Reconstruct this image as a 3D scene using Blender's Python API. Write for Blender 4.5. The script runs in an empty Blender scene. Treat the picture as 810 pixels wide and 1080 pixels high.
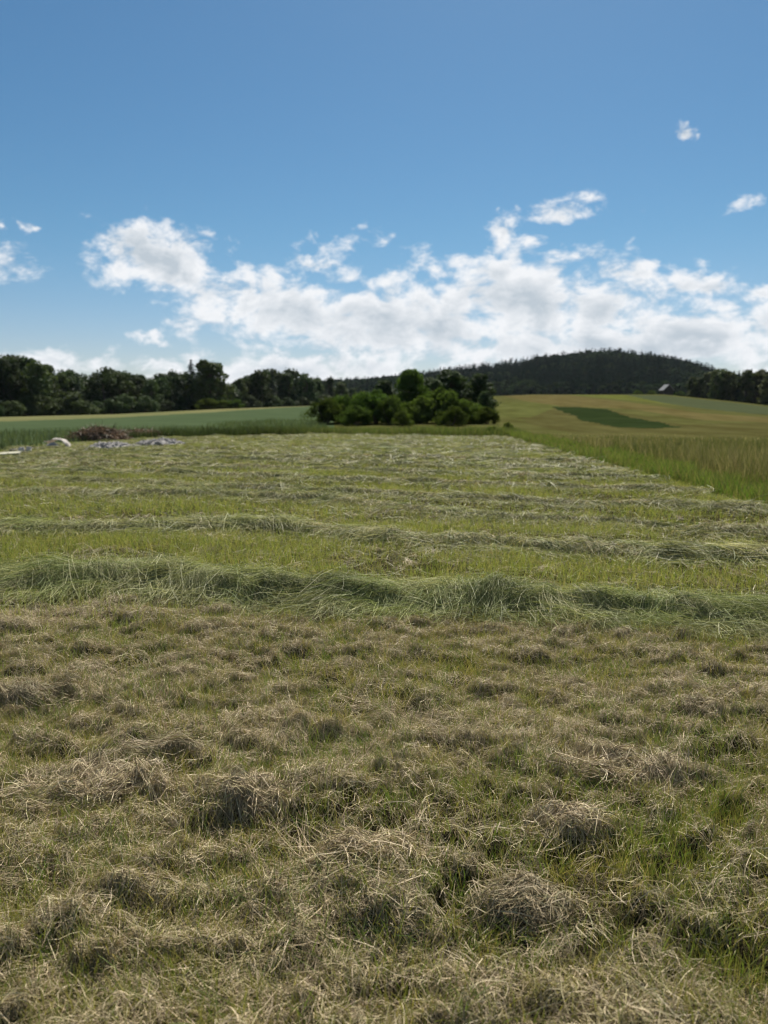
import bpy, math, random
import numpy as np
from mathutils import Vector
rng = np.random.default_rng(11)
random.seed(5)
SC = bpy.context.scene
COL = SC.collection
R = math.radians

# ------------------------------------------------------------------ view geometry (real positions are worked out on the terrain)
CAM_H = 1.45
FPX = 811.0
PITCH = math.atan(108.0 / FPX)
CP, SP = math.cos(PITCH), math.sin(PITCH)

def ray(px, py):
    X = (px - 405.0) / FPX
    V = -(py - 540.0) / FPX
    return np.array([X, CP + V * SP, -SP + V * CP])

def az_el(px, py):
    d = ray(px, py)
    return math.atan2(d[0], d[1]), d[2] / math.hypot(d[0], d[1])     # azimuth, tan(elevation)

def flat_hit(px, py):
    d = ray(px, py)
    t = CAM_H / -d[2]
    return np.array([d[0] * t, d[1] * t])

# ------------------------------------------------------------------ noise
def _hash(ix, iy, seed):
    n = (ix.astype(np.int64) * 374761393 + iy.astype(np.int64) * 668265263 + seed * 1442695041) & 0xffffffff
    n = ((n ^ (n >> 13)) * 1274126177) & 0xffffffff
    n = n ^ (n >> 16)
    return (n & 0xffff) / 65535.0

def vnoise(x, y, seed=0):
    x = np.asarray(x, float); y = np.asarray(y, float)
    ix = np.floor(x); iy = np.floor(y)
    fx = x - ix; fy = y - iy
    fx = fx * fx * (3 - 2 * fx); fy = fy * fy * (3 - 2 * fy)
    a = _hash(ix, iy, seed); b = _hash(ix + 1, iy, seed)
    c = _hash(ix, iy + 1, seed); d = _hash(ix + 1, iy + 1, seed)
    return (a * (1 - fx) + b * fx) * (1 - fy) + (c * (1 - fx) + d * fx) * fy

def fbm(x, y, seed=0, oct=3):
    s = 0; a = 0.5; t = 0
    for k in range(oct):
        s = s + a * vnoise(x * 2 ** k + 17.3 * k, y * 2 ** k - 9.1 * k, seed + k); t += a; a *= 0.5
    return s / t

def sstep(a, b, x):
    t = np.clip((x - a) / (b - a), 0, 1)
    return t * t * (3 - 2 * t)

# ------------------------------------------------------------------ terrain
# crest of the near fields as (column, row) with the distance at which the crest lies
_cr = [(-260, 441, 140), (-60, 441, 145), (0, 440, 150), (120, 437, 160), (240, 431, 170), (330, 428, 190), (450, 421, 230),
       (560, 416, 260), (700, 416, 260), (770, 423, 235), (830, 430, 215), (1000, 436, 200)]
_caz = np.array([az_el(p, q)[0] for p, q, r in _cr]); _ctn = np.array([az_el(p, q)[1] for p, q, r in _cr]); _crr = np.array([float(r) for p, q, r in _cr])
# skyline of the wooded hill
_hl = [(-400, 424), (-150, 420), (0, 416), (200, 409), (300, 404), (370, 399), (420, 394), (480, 388.5), (520, 384), (560, 378), (590, 373), (620, 369.5), (645, 368.5),
       (680, 371), (705, 375), (735, 382), (765, 391), (800, 402), (860, 416), (1100, 425)]
_haz = np.array([az_el(p, q)[0] for p, q in _hl]); _htn = np.array([az_el(p, q)[1] for p, q in _hl])
HILL_R = 900.0

def terrain(x, y):
    x = np.asarray(x, float); y = np.asarray(y, float)
    r = np.hypot(x, y) + 1e-6
    az = np.arctan2(x, y)
    front = 1 - sstep(R(50), R(75), np.abs(az))
    rc = np.interp(az, _caz, _crr)
    hc = CAM_H + np.interp(az, _caz, _ctn) * rc
    r0 = np.interp(az, _caz, 42 + (_crr - 140) * 0.02)
    t = (r - r0) / (rc - r0)
    tt = np.where(t < 0.12, np.clip(t, 0, 1) ** 2 / 0.24, t - 0.06) / 0.94
    up = np.clip(tt, 0, 1)
    h = hc * up
    past = np.clip(r - rc, 0, None)
    h = h - 3.0 * sstep(0, 110, past)
    hh = np.interp(az, _haz, CAM_H + _htn * HILL_R - 13.0)
    hh = np.maximum(hh, 2.0)
    k = sstep(430, 930, r)
    hill = (hh - h) * k * (1 - 0.75 * sstep(960, 1700, r))
    und = (fbm(x / 90, y / 90, 3) - 0.5) * 8 * sstep(520, 700, r)
    return (h + np.where(hh - h > 0, hill, 0) + und) * front

def micro(x, y):
    """real relief of the mown field: hay remains and hummocks, larger near the first swath"""
    x = np.asarray(x, float); y = np.asarray(y, float)
    r = np.hypot(x, y)
    w = 1 - sstep(5.3, 6.6, r)
    n = fbm(x * 1.9, y * 3.0, 21, 3)
    c = np.clip(n - 0.47, 0, None) * 0.08 * (0.3 + 1.4 * vnoise(x * 9, y * 12, 44))
    n2 = fbm(x * 8.0, y * 11.0, 41, 2)
    n3 = fbm(x * 3.6 + 7, y * 7.5, 49, 3)
    c2 = 0.024 * sstep(0.50, 0.60, n2) * (0.5 + vnoise(x * 3.7, y * 3.7, 53)) + 0.024 * sstep(0.52, 0.58, n3) + 0.016 * vnoise(x * 26, y * 30, 47)
    return (c + c2) * (0.25 + 0.75 * w) * (1 - sstep(30, 50, r)) + 0.02 * (vnoise(x * 1.1, y * 1.1, 5) - 0.5)

def ground_z(x, y):
    return terrain(x, y) + micro(x, y)

_rs = np.geomspace(2, 1500, 4000)
def hit(px, py):
    d = ray(px, py)
    u = d / math.hypot(d[0], d[1])
    z = CAM_H + u[2] * _rs
    g = terrain(u[0] * _rs, u[1] * _rs)
    i = np.argmax(z <= g)
    if z[i] > g[i]: i = len(_rs) - 1
    return np.array([u[0] * _rs[i], u[1] * _rs[i]])

def at(px, r):
    a = az_el(px, 432)[0]
    return np.array([math.sin(a) * r, math.cos(a) * r])

# mown strip edges (plan)
_e1 = flat_hit(810, 538); _e2 = flat_hit(545, 463)
def x_right(y): return np.interp(y, [-20, _e1[1], _e2[1], 60], [_e1[0] - 0.7, _e1[0], _e2[0], _e2[0] + 0.4])
_fl = [flat_hit(-60, 483), flat_hit(0, 476), flat_hit(60, 468), flat_hit(150, 463), flat_hit(330, 458), flat_hit(545, 461)]
_fx = np.array([-60, -25] + [p[0] for p in _fl] + [20]); _fy = np.array([4, 14] + [p[1] for p in _fl] + [41.0])
def y_far(x): return np.interp(x, _fx, _fy)
def mown(x, y):
    wob = (vnoise(x * 0.9, y * 0.9, 77) - 0.5) * 0.5
    return np.minimum(x_right(y) - x, y_far(x) - y) + wob

def in_poly(x, y, poly):
    c = np.zeros(np.shape(x), bool)
    n = len(poly)
    for i in range(n):
        x1, y1 = poly[i]; x2, y2 = poly[(i + 1) % n]
        if y1 == y2: continue
        m = ((y1 > y) != (y2 > y)) & (x < (x2 - x1) * (y - y1) / (y2 - y1) + x1)
        c ^= m
    return c

# ------------------------------------------------------------------ helpers for objects
def tag(o, label=None, cat=None, group=None, kind=None):
    if label: o['label'] = label
    if cat: o['category'] = cat
    if group: o['group'] = group
    if kind: o['kind'] = kind
    return o

def link(name, me, mat=None, parent=None, loc=None):
    o = bpy.data.objects.new(name, me)
    COL.objects.link(o)
    if mat is not None and not me.materials: me.materials.append(mat)
    if parent is not None: o.parent = parent
    if loc is not None: o.location = loc
    return o

def empty(name, loc, label, cat, group=None):
    o = bpy.data.objects.new(name, None); COL.objects.link(o)
    o.location = loc; o.empty_display_size = 0.3
    return tag(o, label, cat, group)

def mesh_np(name, V, F, mat, col=None, smooth=False):
    V = np.asarray(V, np.float32); F = np.asarray(F, np.int32)
    k = F.shape[1]
    me = bpy.data.meshes.new(name)
    me.vertices.add(len(V)); me.vertices.foreach_set('co', V.ravel())
    me.loops.add(F.size); me.loops.foreach_set('vertex_index', F.ravel())
    me.polygons.add(len(F)); me.polygons.foreach_set('loop_start', np.arange(0, F.size, k, dtype=np.int32))
    me.polygons.foreach_set('use_smooth', np.full(len(F), smooth))
    if col is not None:
        a = me.attributes.new('tint', 'FLOAT_COLOR', 'POINT')
        c = np.ones((len(V), 4), np.float32); c[:, :3] = col
        a.data.foreach_set('color', c.ravel())
    me.update(calc_edges=True)
    me.materials.append(mat)
    return me

class Strips:
    """collects grass blades (ribbons) and turns them into one mesh"""
    def __init__(self): self.V = []; self.F = []; self.C = []; self.n = 0
    def add(self, P, side, width, col, taper=None):
        N, S, _ = P.shape
        if taper is None: taper = np.linspace(1, 0.25, S)
        off = side[:, None, :] * (width[:, None] * taper[None, :])[..., None] * 0.5
        v = np.stack([P - off, P + off], 2).reshape(-1, 3)
        b = (np.arange(N)[:, None] * (2 * S) + np.arange(S - 1)[None, :] * 2).ravel() + self.n
        f = np.stack([b, b + 1, b + 3, b + 2], 1)
        self.V.append(v); self.F.append(f); self.C.append(np.repeat(col, 2 * S, axis=0)); self.n += len(v)
    def mesh(self, name, mat):
        return mesh_np(name, np.concatenate(self.V), np.concatenate(self.F), mat, np.concatenate(self.C))

def pick(pal, n, var=0.22):
    pal = np.array(pal)
    c = pal[rng.integers(0, len(pal), n)]
    c2 = pal[rng.integers(0, len(pal), n)]
    w = rng.random((n, 1))
    c = c * w + c2 * (1 - w)
    return np.clip(c * (1 + (rng.random((n, 1)) - 0.5) * 2 * var), 0.005, 0.8)

def upright(S, x, y, length, width, lean, col, segs=3, zf=ground_z, sink=0.005, bend=0.6):
    n = len(x)
    a = rng.random(n) * 2 * np.pi
    d = np.stack([np.cos(a), np.sin(a)], 1)
    z = zf(x, y) - sink
    t = np.linspace(0, 1, segs + 1)
    hor = (lean[:, None] * (t[None] * (1 - bend) + bend * t[None] ** 2)) * length[:, None]
    ver = length[:, None] * t[None] * np.sqrt(np.clip(1 - (lean[:, None] * 0.8) ** 2 * t[None], 0.1, 1))
    P = np.stack([x[:, None] + d[:, :1] * hor, y[:, None] + d[:, 1:] * hor, z[:, None] + ver], 2)
    b = rng.random(n) * 2 * np.pi
    side = np.stack([np.cos(b), np.sin(b), np.zeros(n)], 1)
    S.add(P, side, width, col)

def lying(S, x, y, length, width, ang, col, zf, lift, tilt, segs=4, curl=0.6):
    """blades lying on a surface, each following it"""
    n = len(x)
    t = np.linspace(-0.5, 0.5, segs + 1)
    ca = (rng.random(n) - 0.5) * 2 * curl
    th = ang[:, None] + ca[:, None] * t[None]
    dx = np.cos(th) * length[:, None] / segs; dy = np.sin(th) * length[:, None] / segs
    X = x[:, None] + np.cumsum(dx, 1) - dx.sum(1, keepdims=True) / 2
    Y = y[:, None] + np.cumsum(dy, 1) - dy.sum(1, keepdims=True) / 2
    arch = (0.25 - t[None] ** 2) * length[:, None] * (rng.random((n, 1)) * 0.35)
    Z = zf(X, Y) + lift[:, None] + tilt[:, None] * t[None] * length[:, None] + arch
    Z = np.maximum(Z, ground_z(X, Y) + 0.002)
    P = np.stack([X, Y, Z], 2)
    tl = (rng.random(n) - 0.5) * 2.4
    side = np.stack([-np.sin(ang) * np.cos(tl), np.cos(ang) * np.cos(tl), np.sin(tl)], 1)
    S.add(P, side, width, col, np.concatenate([[0.5], np.ones(segs - 1), [0.35]]))

# ------------------------------------------------------------------ materials
def new_mat(name):
    m = bpy.data.materials.new(name); m.use_nodes = True
    nt = m.node_tree; nt.nodes.clear()
    return m, nt, nt.nodes.new('ShaderNodeOutputMaterial')

def leaf_mat(name, color=None, trans=0.4, rough=0.6, spec=0.25, nscale=None, namp=0.4, boost=(1.25, 1.25, 0.7)):
    m, nt, out = new_mat(name)
    N = nt.nodes.new; L = nt.links.new
    if color is None:
        a = N('ShaderNodeAttribute'); a.attribute_name = 'tint'; c = a.outputs['Color']
    else:
        a = N('ShaderNodeRGB'); a.outputs[0].default_value = (*color, 1); c = a.outputs[0]
        oi = N('ShaderNodeObjectInfo')
        hs = N('ShaderNodeHueSaturation')
        mr = N('ShaderNodeMapRange'); mr.inputs[3].default_value = 0.7; mr.inputs[4].default_value = 1.35
        L(oi.outputs['Random'], mr.inputs[0]); L(mr.outputs[0], hs.inputs['Value'])
        mh = N('ShaderNodeMapRange'); mh.inputs[3].default_value = 0.47; mh.inputs[4].default_value = 0.52
        m2 = N('ShaderNodeMath'); m2.operation = 'FRACT'
        m3 = N('ShaderNodeMath'); m3.operation = 'MULTIPLY'; m3.inputs[1].default_value = 7.31
        L(oi.outputs['Random'], m3.inputs[0]); L(m3.outputs[0], m2.inputs[0]); L(m2.outputs[0], mh.inputs[0]); L(mh.outputs[0], hs.inputs['Hue'])
        L(c, hs.inputs['Color']); c = hs.outputs[0]
    if nscale:
        tc = N('ShaderNodeTexCoord'); nz = N('ShaderNodeTexNoise'); nz.inputs['Scale'].default_value = nscale; nz.inputs['Detail'].default_value = 3
        L(tc.outputs['Object'], nz.inputs['Vector'])
        mr2 = N('ShaderNodeMapRange'); mr2.inputs[1].default_value = 0.3; mr2.inputs[2].default_value = 0.7
        mr2.inputs[3].default_value = 1 - namp; mr2.inputs[4].default_value = 1 + namp
        L(nz.outputs['Fac'], mr2.inputs[0])
        vm = N('ShaderNodeVectorMath'); vm.operation = 'SCALE'; L(c, vm.inputs[0]); L(mr2.outputs[0], vm.inputs['Scale']); c = vm.outputs[0]
    p = N('ShaderNodeBsdfPrincipled'); p.inputs['Roughness'].default_value = rough; p.inputs['Specular IOR Level'].default_value = spec
    L(c, p.inputs['Base Color'])
    t = N('ShaderNodeBsdfTranslucent')
    vb = N('ShaderNodeVectorMath'); vb.operation = 'MULTIPLY'; vb.inputs[1].default_value = boost; L(c, vb.inputs[0]); L(vb.outputs[0], t.inputs['Color'])
    mx = N('ShaderNodeMixShader'); mx.inputs[0].default_value = trans
    L(p.outputs[0], mx.inputs[1]); L(t.outputs[0], mx.inputs[2]); L(mx.outputs[0], out.inputs['Surface'])
    return m

def earth_mat(name, stops, scale, stretch=(1, 1, 1), detail=8, bump=0.4, bscale=None, tint=False, rot=0.0):
    m, nt, out = new_mat(name)
    N = nt.nodes.new; L = nt.links.new
    tc = N('ShaderNodeTexCoord'); mp = N('ShaderNodeMapping'); mp.inputs['Scale'].default_value = stretch; mp.inputs['Rotation'].default_value = (0, 0, rot)
    L(tc.outputs['Object'], mp.inputs['Vector'])
    nz = N('ShaderNodeTexNoise'); nz.inputs['Scale'].default_value = scale; nz.inputs['Detail'].default_value = detail; nz.inputs['Roughness'].default_value = 0.62
    L(mp.outputs[0], nz.inputs['Vector'])
    cr = N('ShaderNodeValToRGB'); e = cr.color_ramp.elements
    for i, (p, c) in enumerate(stops):
        if i < 2: el = e[i]; el.position = p
        else: el = e.new(p)
        el.color = (*c, 1)
    L(nz.outputs['Fac'], cr.inputs[0]); c = cr.outputs[0]
    if tint:
        a = N('ShaderNodeAttribute'); a.attribute_name = 'tint'
        mm = N('ShaderNodeVectorMath'); mm.operation = 'MULTIPLY'; L(c, mm.inputs[0]); L(a.outputs['Color'], mm.inputs[1]); c = mm.outputs[0]
    p = N('ShaderNodeBsdfPrincipled'); p.inputs['Roughness'].default_value = 0.95; p.inputs['Specular IOR Level'].default_value = 0.0
    L(c, p.inputs['Base Color'])
    n2 = N('ShaderNodeTexNoise'); n2.inputs['Scale'].default_value = bscale or scale * 4; n2.inputs['Detail'].default_value = 6
    L(tc.outputs['Object'], n2.inputs['Vector'])
    b = N('ShaderNodeBump'); b.inputs['Strength'].default_value = bump; b.inputs['Distance'].default_value = 0.05
    L(n2.outputs['Fac'], b.inputs['Height']); L(b.outputs[0], p.inputs['Normal'])
    L(p.outputs[0], out.inputs['Surface'])
    return m

M_blade = leaf_mat('grass_blade', trans=0.38, spec=0.18)
M_hay = leaf_mat('dry_hay', trans=0.12, spec=0.2, rough=0.55, boost=(1.1, 1.05, 0.85))
M_swath = leaf_mat('cut_grass', trans=0.26, spec=0.10, rough=0.5, boost=(1.1, 1.15, 0.75))
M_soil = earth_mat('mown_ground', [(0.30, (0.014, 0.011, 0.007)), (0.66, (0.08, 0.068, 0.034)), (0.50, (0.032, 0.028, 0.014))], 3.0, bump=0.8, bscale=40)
M_meadow = earth_mat('meadow_ground', [(0.30, (0.66, 0.62, 0.45)), (0.70, (1.25, 1.25, 1.05)), (0.5, (0.95, 0.98, 0.8))], 0.35, (1, 0.35, 1), bump=0.6, bscale=3, tint=True)
M_crop = earth_mat('crop_ground', [(0.35, (0.041, 0.060, 0.029)), (0.65, (0.060, 0.083, 0.040))], 0.15, (1, 3, 1), bump=0.5, bscale=4)
M_fcrop = earth_mat('far_crop', [(0.35, (0.042, 0.050, 0.024)), (0.65, (0.056, 0.066, 0.032))], 0.15, (1, 3, 1), bump=0.5, bscale=4)
M_dry = earth_mat('dry_strip', [(0.35, (0.085, 0.095, 0.040)), (0.65, (0.155, 0.145, 0.065))], 0.2, (0.4, 2, 1), bump=0.5, bscale=4)
M_darkf = earth_mat('dark_green_ground', [(0.35, (0.013, 0.021, 0.007)), (0.65, (0.022, 0.033, 0.011))], 0.25, bump=0.5, bscale=4)
M_hill = earth_mat('forest_floor', [(0.35, (0.02, 0.025, 0.012)), (0.65, (0.035, 0.045, 0.02))], 0.05)
M_bark = earth_mat('bark', [(0.35, (0.05, 0.04, 0.03)), (0.65, (0.12, 0.10, 0.08))], 3, (1, 1, 0.3))

# ------------------------------------------------------------------ the ground: a polar sheet, finest near the viewer, split by field
def build_ground():
    rr = np.concatenate([[0.15, 0.4, 0.7], np.geomspace(0.9, 16, 420), np.geomspace(16.35, 2600, 250)])
    aa = np.concatenate([np.linspace(-180, -42, 36)[:-1], np.linspace(-42, -31, 40)[:-1], np.linspace(-31, 31, 480)[:-1], np.linspace(31, 42, 40)[:-1], np.linspace(42, 180, 36)[:-1]])
    aa = np.radians(aa)
    nr, na = len(rr), len(aa)
    X = np.sin(aa)[None] * rr[:, None]; Y = np.cos(aa)[None] * rr[:, None]
    inside = sstep(-0.3, 0.4, mown(X, Y))
    Z = terrain(X, Y) + micro(X, Y) * inside + (1 - inside) * sstep(6, 12, rr)[:, None] * (1 - sstep(60, 120, rr))[:, None] * (fbm(X * 0.5, Y * 0.5, 9) - 0.5) * 0.12
    V = np.stack([X, Y, Z], 2).reshape(-1, 3)
    i = np.arange(nr - 1)[:, None] * na; j = np.arange(na)[None]; j2 = (j + 1) % na
    F = np.stack([i + j, i + j2, i + na + j2, i + na + j], 2).reshape(-1, 4)
    V = np.concatenate([V, [[0, 0, float(terrain(0, 0.001))]]]); ctr = len(V) - 1
    cx = V[F].mean(1); x, y = cx[:, 0], cx[:, 1]
    r = np.hypot(x, y); az = np.arctan2(x, y)
    rc = np.interp(az, _caz, _crr)
    cls = np.full(len(F), 1)                              # meadow
    cls[mown(x, y) > 0] = 0
    left = (az < az_el(352, 432)[0]) & (az > R(-60)) & (y > y_far(x) + 1.5) & (r < rc + 30)
    cls[left] = 2
    dr = left & (r > np.interp(az, _caz, _crr) * np.interp(az, [az_el(-100, 432)[0], az_el(230, 432)[0], az_el(330, 432)[0]], [0.62, 0.78, 0.97]))
    cls[dr] = 3
    dark = [hit(*p) for p in [(581, 429), (612, 429.5), (641, 431.5), (664, 440), (722, 450.5), (690, 452), (655, 450.5), (617, 444)]]  # dark green polygon set into the meadow slope
    jx = x + (fbm(x * 0.3, y * 0.3, 81) - 0.5) * 1.2; jy = y + (fbm(x * 0.3, y * 0.3, 82) - 0.5) * 1.4
    cls[in_poly(jx, jy, dark) & (cls == 1)] = 4
    fc = [hit(*p) for p in [(660, 416.6), (700, 417.2), (760, 423.6), (835, 431.8)]] + [at(900, 200), at(900, 110)] + [hit(*p) for p in [(835, 439), (800, 437), (745, 431.5), (700, 425), (676, 420)]]
    cls[in_poly(x, y, fc) & (cls == 1)] = 5
    cls[(r > 480)] = 6
    # real field colours of the meadow (hay meadow, cut strips), in plan
    vx, vy = V[:, 0], V[:, 1]; vr = np.hypot(vx, vy); va = np.arctan2(vx, vy)
    tint = np.tile(np.array([[0.155, 0.150, 0.062]]), (len(V), 1))
    def patch(px_poly, c, w=1.0):
        P = [hit(*p) for p in px_poly]
        m = in_poly(vx, vy, P)
        tint[m] = tint[m] * (1 - w) + np.array(c) * w
    patch([(540, 432), (590, 427), (650, 433), (720, 448), (810, 446), (830, 470), (700, 470), (560, 448)], (0.150, 0.135, 0.060))
    patch([(530, 417.5), (600, 416.6), (660, 424), (740, 436), (820, 441), (820, 446), (740, 443), (660, 431), (590, 428), (560, 424)], (0.205, 0.165, 0.080))
    patch([(600, 416.4), (680, 416.8), (730, 424), (760, 432), (700, 426), (640, 420)], (0.19, 0.20, 0.062))
    patch([(525, 424), (560, 424), (590, 428), (560, 440), (525, 440)], (0.165, 0.17, 0.066))
    near = 1 - sstep(15, 55, vr)
    tint = tint * np.array([[0.43, 0.44, 0.42]])
    tint = tint * (1 - near[:, None]) + np.array([[0.085, 0.085, 0.036]]) * near[:, None]
    names = {0: ('mown_field', M_soil), 1: ('meadow', M_meadow), 2: ('crop_field', M_crop), 3: ('dry_grass_strip', M_dry), 4: ('dark_green_patch', M_darkf), 5: ('far_crop_field', M_fcrop), 6: ('hill', M_hill)}
    for k, (nm, mt) in names.items():
        f = F[cls == k]
        if not len(f): continue
        u, inv = np.unique(f, return_inverse=True)
        me = mesh_np(nm, V[u], inv.reshape(-1, 4), mt, tint[u], smooth=True)
        if k == 0:
            tri = np.stack([np.full(na, ctr), (np.arange(na) + 1) % na, np.arange(na)], 1)
        o = link(nm, me); o['kind'] = 'structure'
build_ground()

# ------------------------------------------------------------------ mown grass: stubble, loose hay, tufts
def scatter(r0, r1, n, amax=32, power=1.0):
    """points in the mown strip between two distances"""
    xs = []; ys = []; got = 0
    while got < n:
        r = np.sqrt(rng.random(n) * (r1 * r1 - r0 * r0) + r0 * r0) if power == 1 else r0 * (r1 / r0) ** rng.random(n)
        a = (rng.random(n) - 0.5) * 2 * R(amax)
        x = np.sin(a) * r; y = np.cos(a) * r
        m = mown(x, y) > -0.05
        xs.append(x[m]); ys.append(y[m]); got += m.sum()
    return np.concatenate(xs)[:n], np.concatenate(ys)[:n]

GREEN = [(0.17, 0.205, 0.045), (0.22, 0.23, 0.055), (0.125, 0.175, 0.040), (0.26, 0.235, 0.08), (0.28, 0.23, 0.10)]
GREEN2 = [(0.21, 0.26, 0.058), (0.26, 0.285, 0.07), (0.165, 0.225, 0.05), (0.32, 0.295, 0.105), (0.37, 0.32, 0.16)]
HAY = [(0.52, 0.41, 0.255), (0.38, 0.295, 0.18), (0.66, 0.545, 0.365), (0.15, 0.11, 0.066), (0.47, 0.41, 0.23), (0.30, 0.265, 0.12), (0.22, 0.165, 0.10)]
HAYG = [(0.30, 0.29, 0.14), (0.36, 0.32, 0.18), (0.24, 0.25, 0.10), (0.42, 0.37, 0.23)]

# swath lines, plan positions of the front edge of each row
ROW1 = [flat_hit(*p) for p in [(-120, 624), (0, 626), (130, 627), (200, 637), (300, 646), (420, 655), (560, 661), (700, 671), (800, 675), (930, 684)]]
ROW2 = [flat_hit(*p) for p in [(-120, 562), (0, 562), (110, 564), (250, 559), (380, 571), (480, 580), (600, 588), (700, 594), (810, 597), (930, 602)]]
ROW3 = [flat_hit(*p) for p in [(-120, 520), (30, 523), (190, 526), (350, 534), (460, 545), (550, 553), (640, 558), (740, 565), (830, 572)]]
def line_of(P):
    P = np.array(P); return P[:, 0], P[:, 1]
L1, L2, L3 = line_of(ROW1), line_of(ROW2), line_of(ROW3)
def shifted(L, d):
    xs = np.linspace(-40, 12, 60)
    sl = np.polyfit(L[0], L[1], 1)
    return xs, np.polyval(sl, xs) + d + (vnoise(xs * 0.35, xs * 0 + d, 60) - 0.5) * 0.7
ROWS = [L1, L2, L3] + [shifted(L3, d) for d in (2.2, 4.5, 6.9, 9.4, 12.0)]
STEP = 2.5

def bandpos(x, y):
    """0..1 position between two swath rows, for far growth"""
    sl = np.polyfit(L3[0], L3[1], 1)
    return ((y - np.polyval(sl, x)) / 2.4) % 1.0

def field_grass():
    S = Strips()
    # nearest part: thin yellow-green stubble under hay
    for (r0, r1, n, w, lo, hi, seg) in [(1.2, 5.4, 125000, 0.0019, 0.03, 0.09, 2), (5.0, 9.5, 95000, 0.0034, 0.05, 0.11, 2), (9.5, 18, 110000, 0.0055, 0.05, 0.11, 2), (18, 50, 90000, 0.013, 0.05, 0.10, 1)]:
        x, y = scatter(r0, r1, n)
        g = fbm(x * 0.8, y * 1.1, 91)
        front = sstep(3.6, 4.4, np.hypot(x, y)) * (y < np.interp(x, L1[0], L1[1]) + 0.25)
        keep = rng.random(n) < (0.35 + 0.9 * sstep(0.36, 0.62, g)) * (1 - 0.72 * front)
        x, y, g = x[keep], y[keep], g[keep]
        L = (lo + (hi - lo) * rng.random(len(x))) * (0.75 + 0.6 * g)
        pal = GREEN if r0 < 5 else GREEN2
        upright(S, x, y, L, w * (0.7 + 0.6 * rng.random(len(x))), rng.random(len(x)) * 0.75, pick(pal, len(x)), seg)
    o = link('stubble_grass', S.mesh('stubble_grass', M_blade)); tag(o, kind='stuff')
    # tufts of fresh grass
    S = Strips()
    tx, ty = scatter(1.3, 5.2, 2200)
    pts = [(flat_hit(*p), s) for p, s in [((320, 830), 0.26), ((350, 800), 0.2), ((165, 745), 0.16), ((730, 790), 0.2), ((350, 690), 0.14), ((640, 770), 0.12), ((380, 995), 0.16), ((250, 960), 0.14), ((560, 830), 0.14), ((760, 860), 0.14), ((100, 930), 0.16), ((620, 850), 0.12), ((700, 900), 0.12), ((45, 800), 0.1)]]
    cent = [(tx[i], ty[i], 0.03 + 0.07 * rng.random(), int(8 + rng.random() * 26)) for i in range(len(tx))] + [(p[0], p[1], s, int(900 * s)) for p, s in pts]
    for (cx_, cy_, s, n) in cent:
        x = cx_ + rng.normal(0, s * 0.6, n); y = cy_ + rng.normal(0, s * 0.6, n)
        big = s > 0.101
        L = (0.045 + 0.06 * rng.random(n)) * (1.4 if big else 1)
        upright(S, x, y, L, 0.0027 * (0.7 + 0.6 * rng.random(n)), 0.2 + rng.random(n) * 0.7, pick([(0.12, 0.185, 0.036), (0.165, 0.22, 0.045), (0.085, 0.145, 0.035), (0.21, 0.225, 0.06)] if big or rng.random() < 0.45 else [(0.24, 0.23, 0.06), (0.30, 0.26, 0.09), (0.18, 0.19, 0.05), (0.36, 0.29, 0.13)], n), 3)
    tx, ty = scatter(5.0, 20.0, 900)
    for cx_, cy_ in zip(tx, ty):
        n = int(10 + rng.random() * 25); s = 0.03 + 0.08 * rng.random()
        x = cx_ + rng.normal(0, s, n); y = cy_ + rng.normal(0, s, n)
        upright(S, x, y, 0.07 + 0.08 * rng.random(n), 0.005 * (0.7 + 0.6 * rng.random(n)), 0.2 + rng.random(n) * 0.6, pick(GREEN2, n), 2)
    o = link('grass_tuft_cover', S.mesh('grass_tuft_cover', M_blade)); tag(o, kind='stuff')
    # loose dry hay left on the ground
    S = Strips()
    for (r0, r1, n, w, lo, hi, seg, dens0) in [(1.2, 6.0, 300000, 0.0015, 0.03, 0.15, 4, 0.12), (5.6, 10, 70000, 0.0036, 0.08, 0.26, 3, 0.05), (10, 20, 52000, 0.0075, 0.10, 0.32, 3, 0.05), (20, 50, 60000, 0.017, 0.15, 0.5, 2, 0.08)]:
        x, y = scatter(r0, r1, n)
        mz = micro(x, y)
        if r0 < 5:
            g = fbm(x * 1.1 + 5, y * 1.7, 33)
            p = dens0 + 0.5 * sstep(0.02, 0.06, mz) + 0.6 * sstep(0.40, 0.60, g) + 0.45 * sstep(3.6, 4.6, np.hypot(x, y)) * (y < np.interp(x, L1[0], L1[1]) + 0.3) - 0.25 * sstep(0.52, 0.62, fbm(x * 2.6, y * 3.4, 37, 2))
        else:
            b = np.abs(bandpos(x, y) - 0.5) * 2
            g = fbm(x * 0.45 + 5, y * 1.6, 33)
            p = 0.06 + dens0 + (0.8 * sstep(0.42, 0.62, g) + 0.1) * (0.25 + 0.75 * sstep(0.35, 0.9, b)) * (0.6 if r0 < 10 else 0.9)
        keep = rng.random(n) < p
        x, y, mz = x[keep], y[keep], mz[keep]
        k = len(x)
        L = lo + (hi - lo) * rng.random(k) ** 1.6
        th = 0.012 + 0.03 * sstep(0.01, 0.06, mz)
        col = pick(HAY if r0 < 5 else HAYG, k, 0.3)
        lying(S, x, y, L, w * (0.6 + 0.8 * rng.random(k)), rng.random(k) * 2 * np.pi if r0 < 9 else rng.normal(0, 0.7, k), col, ground_z, 0.004 + th * rng.random(k), rng.normal(0, 0.30, k), seg, 0.9)
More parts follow.
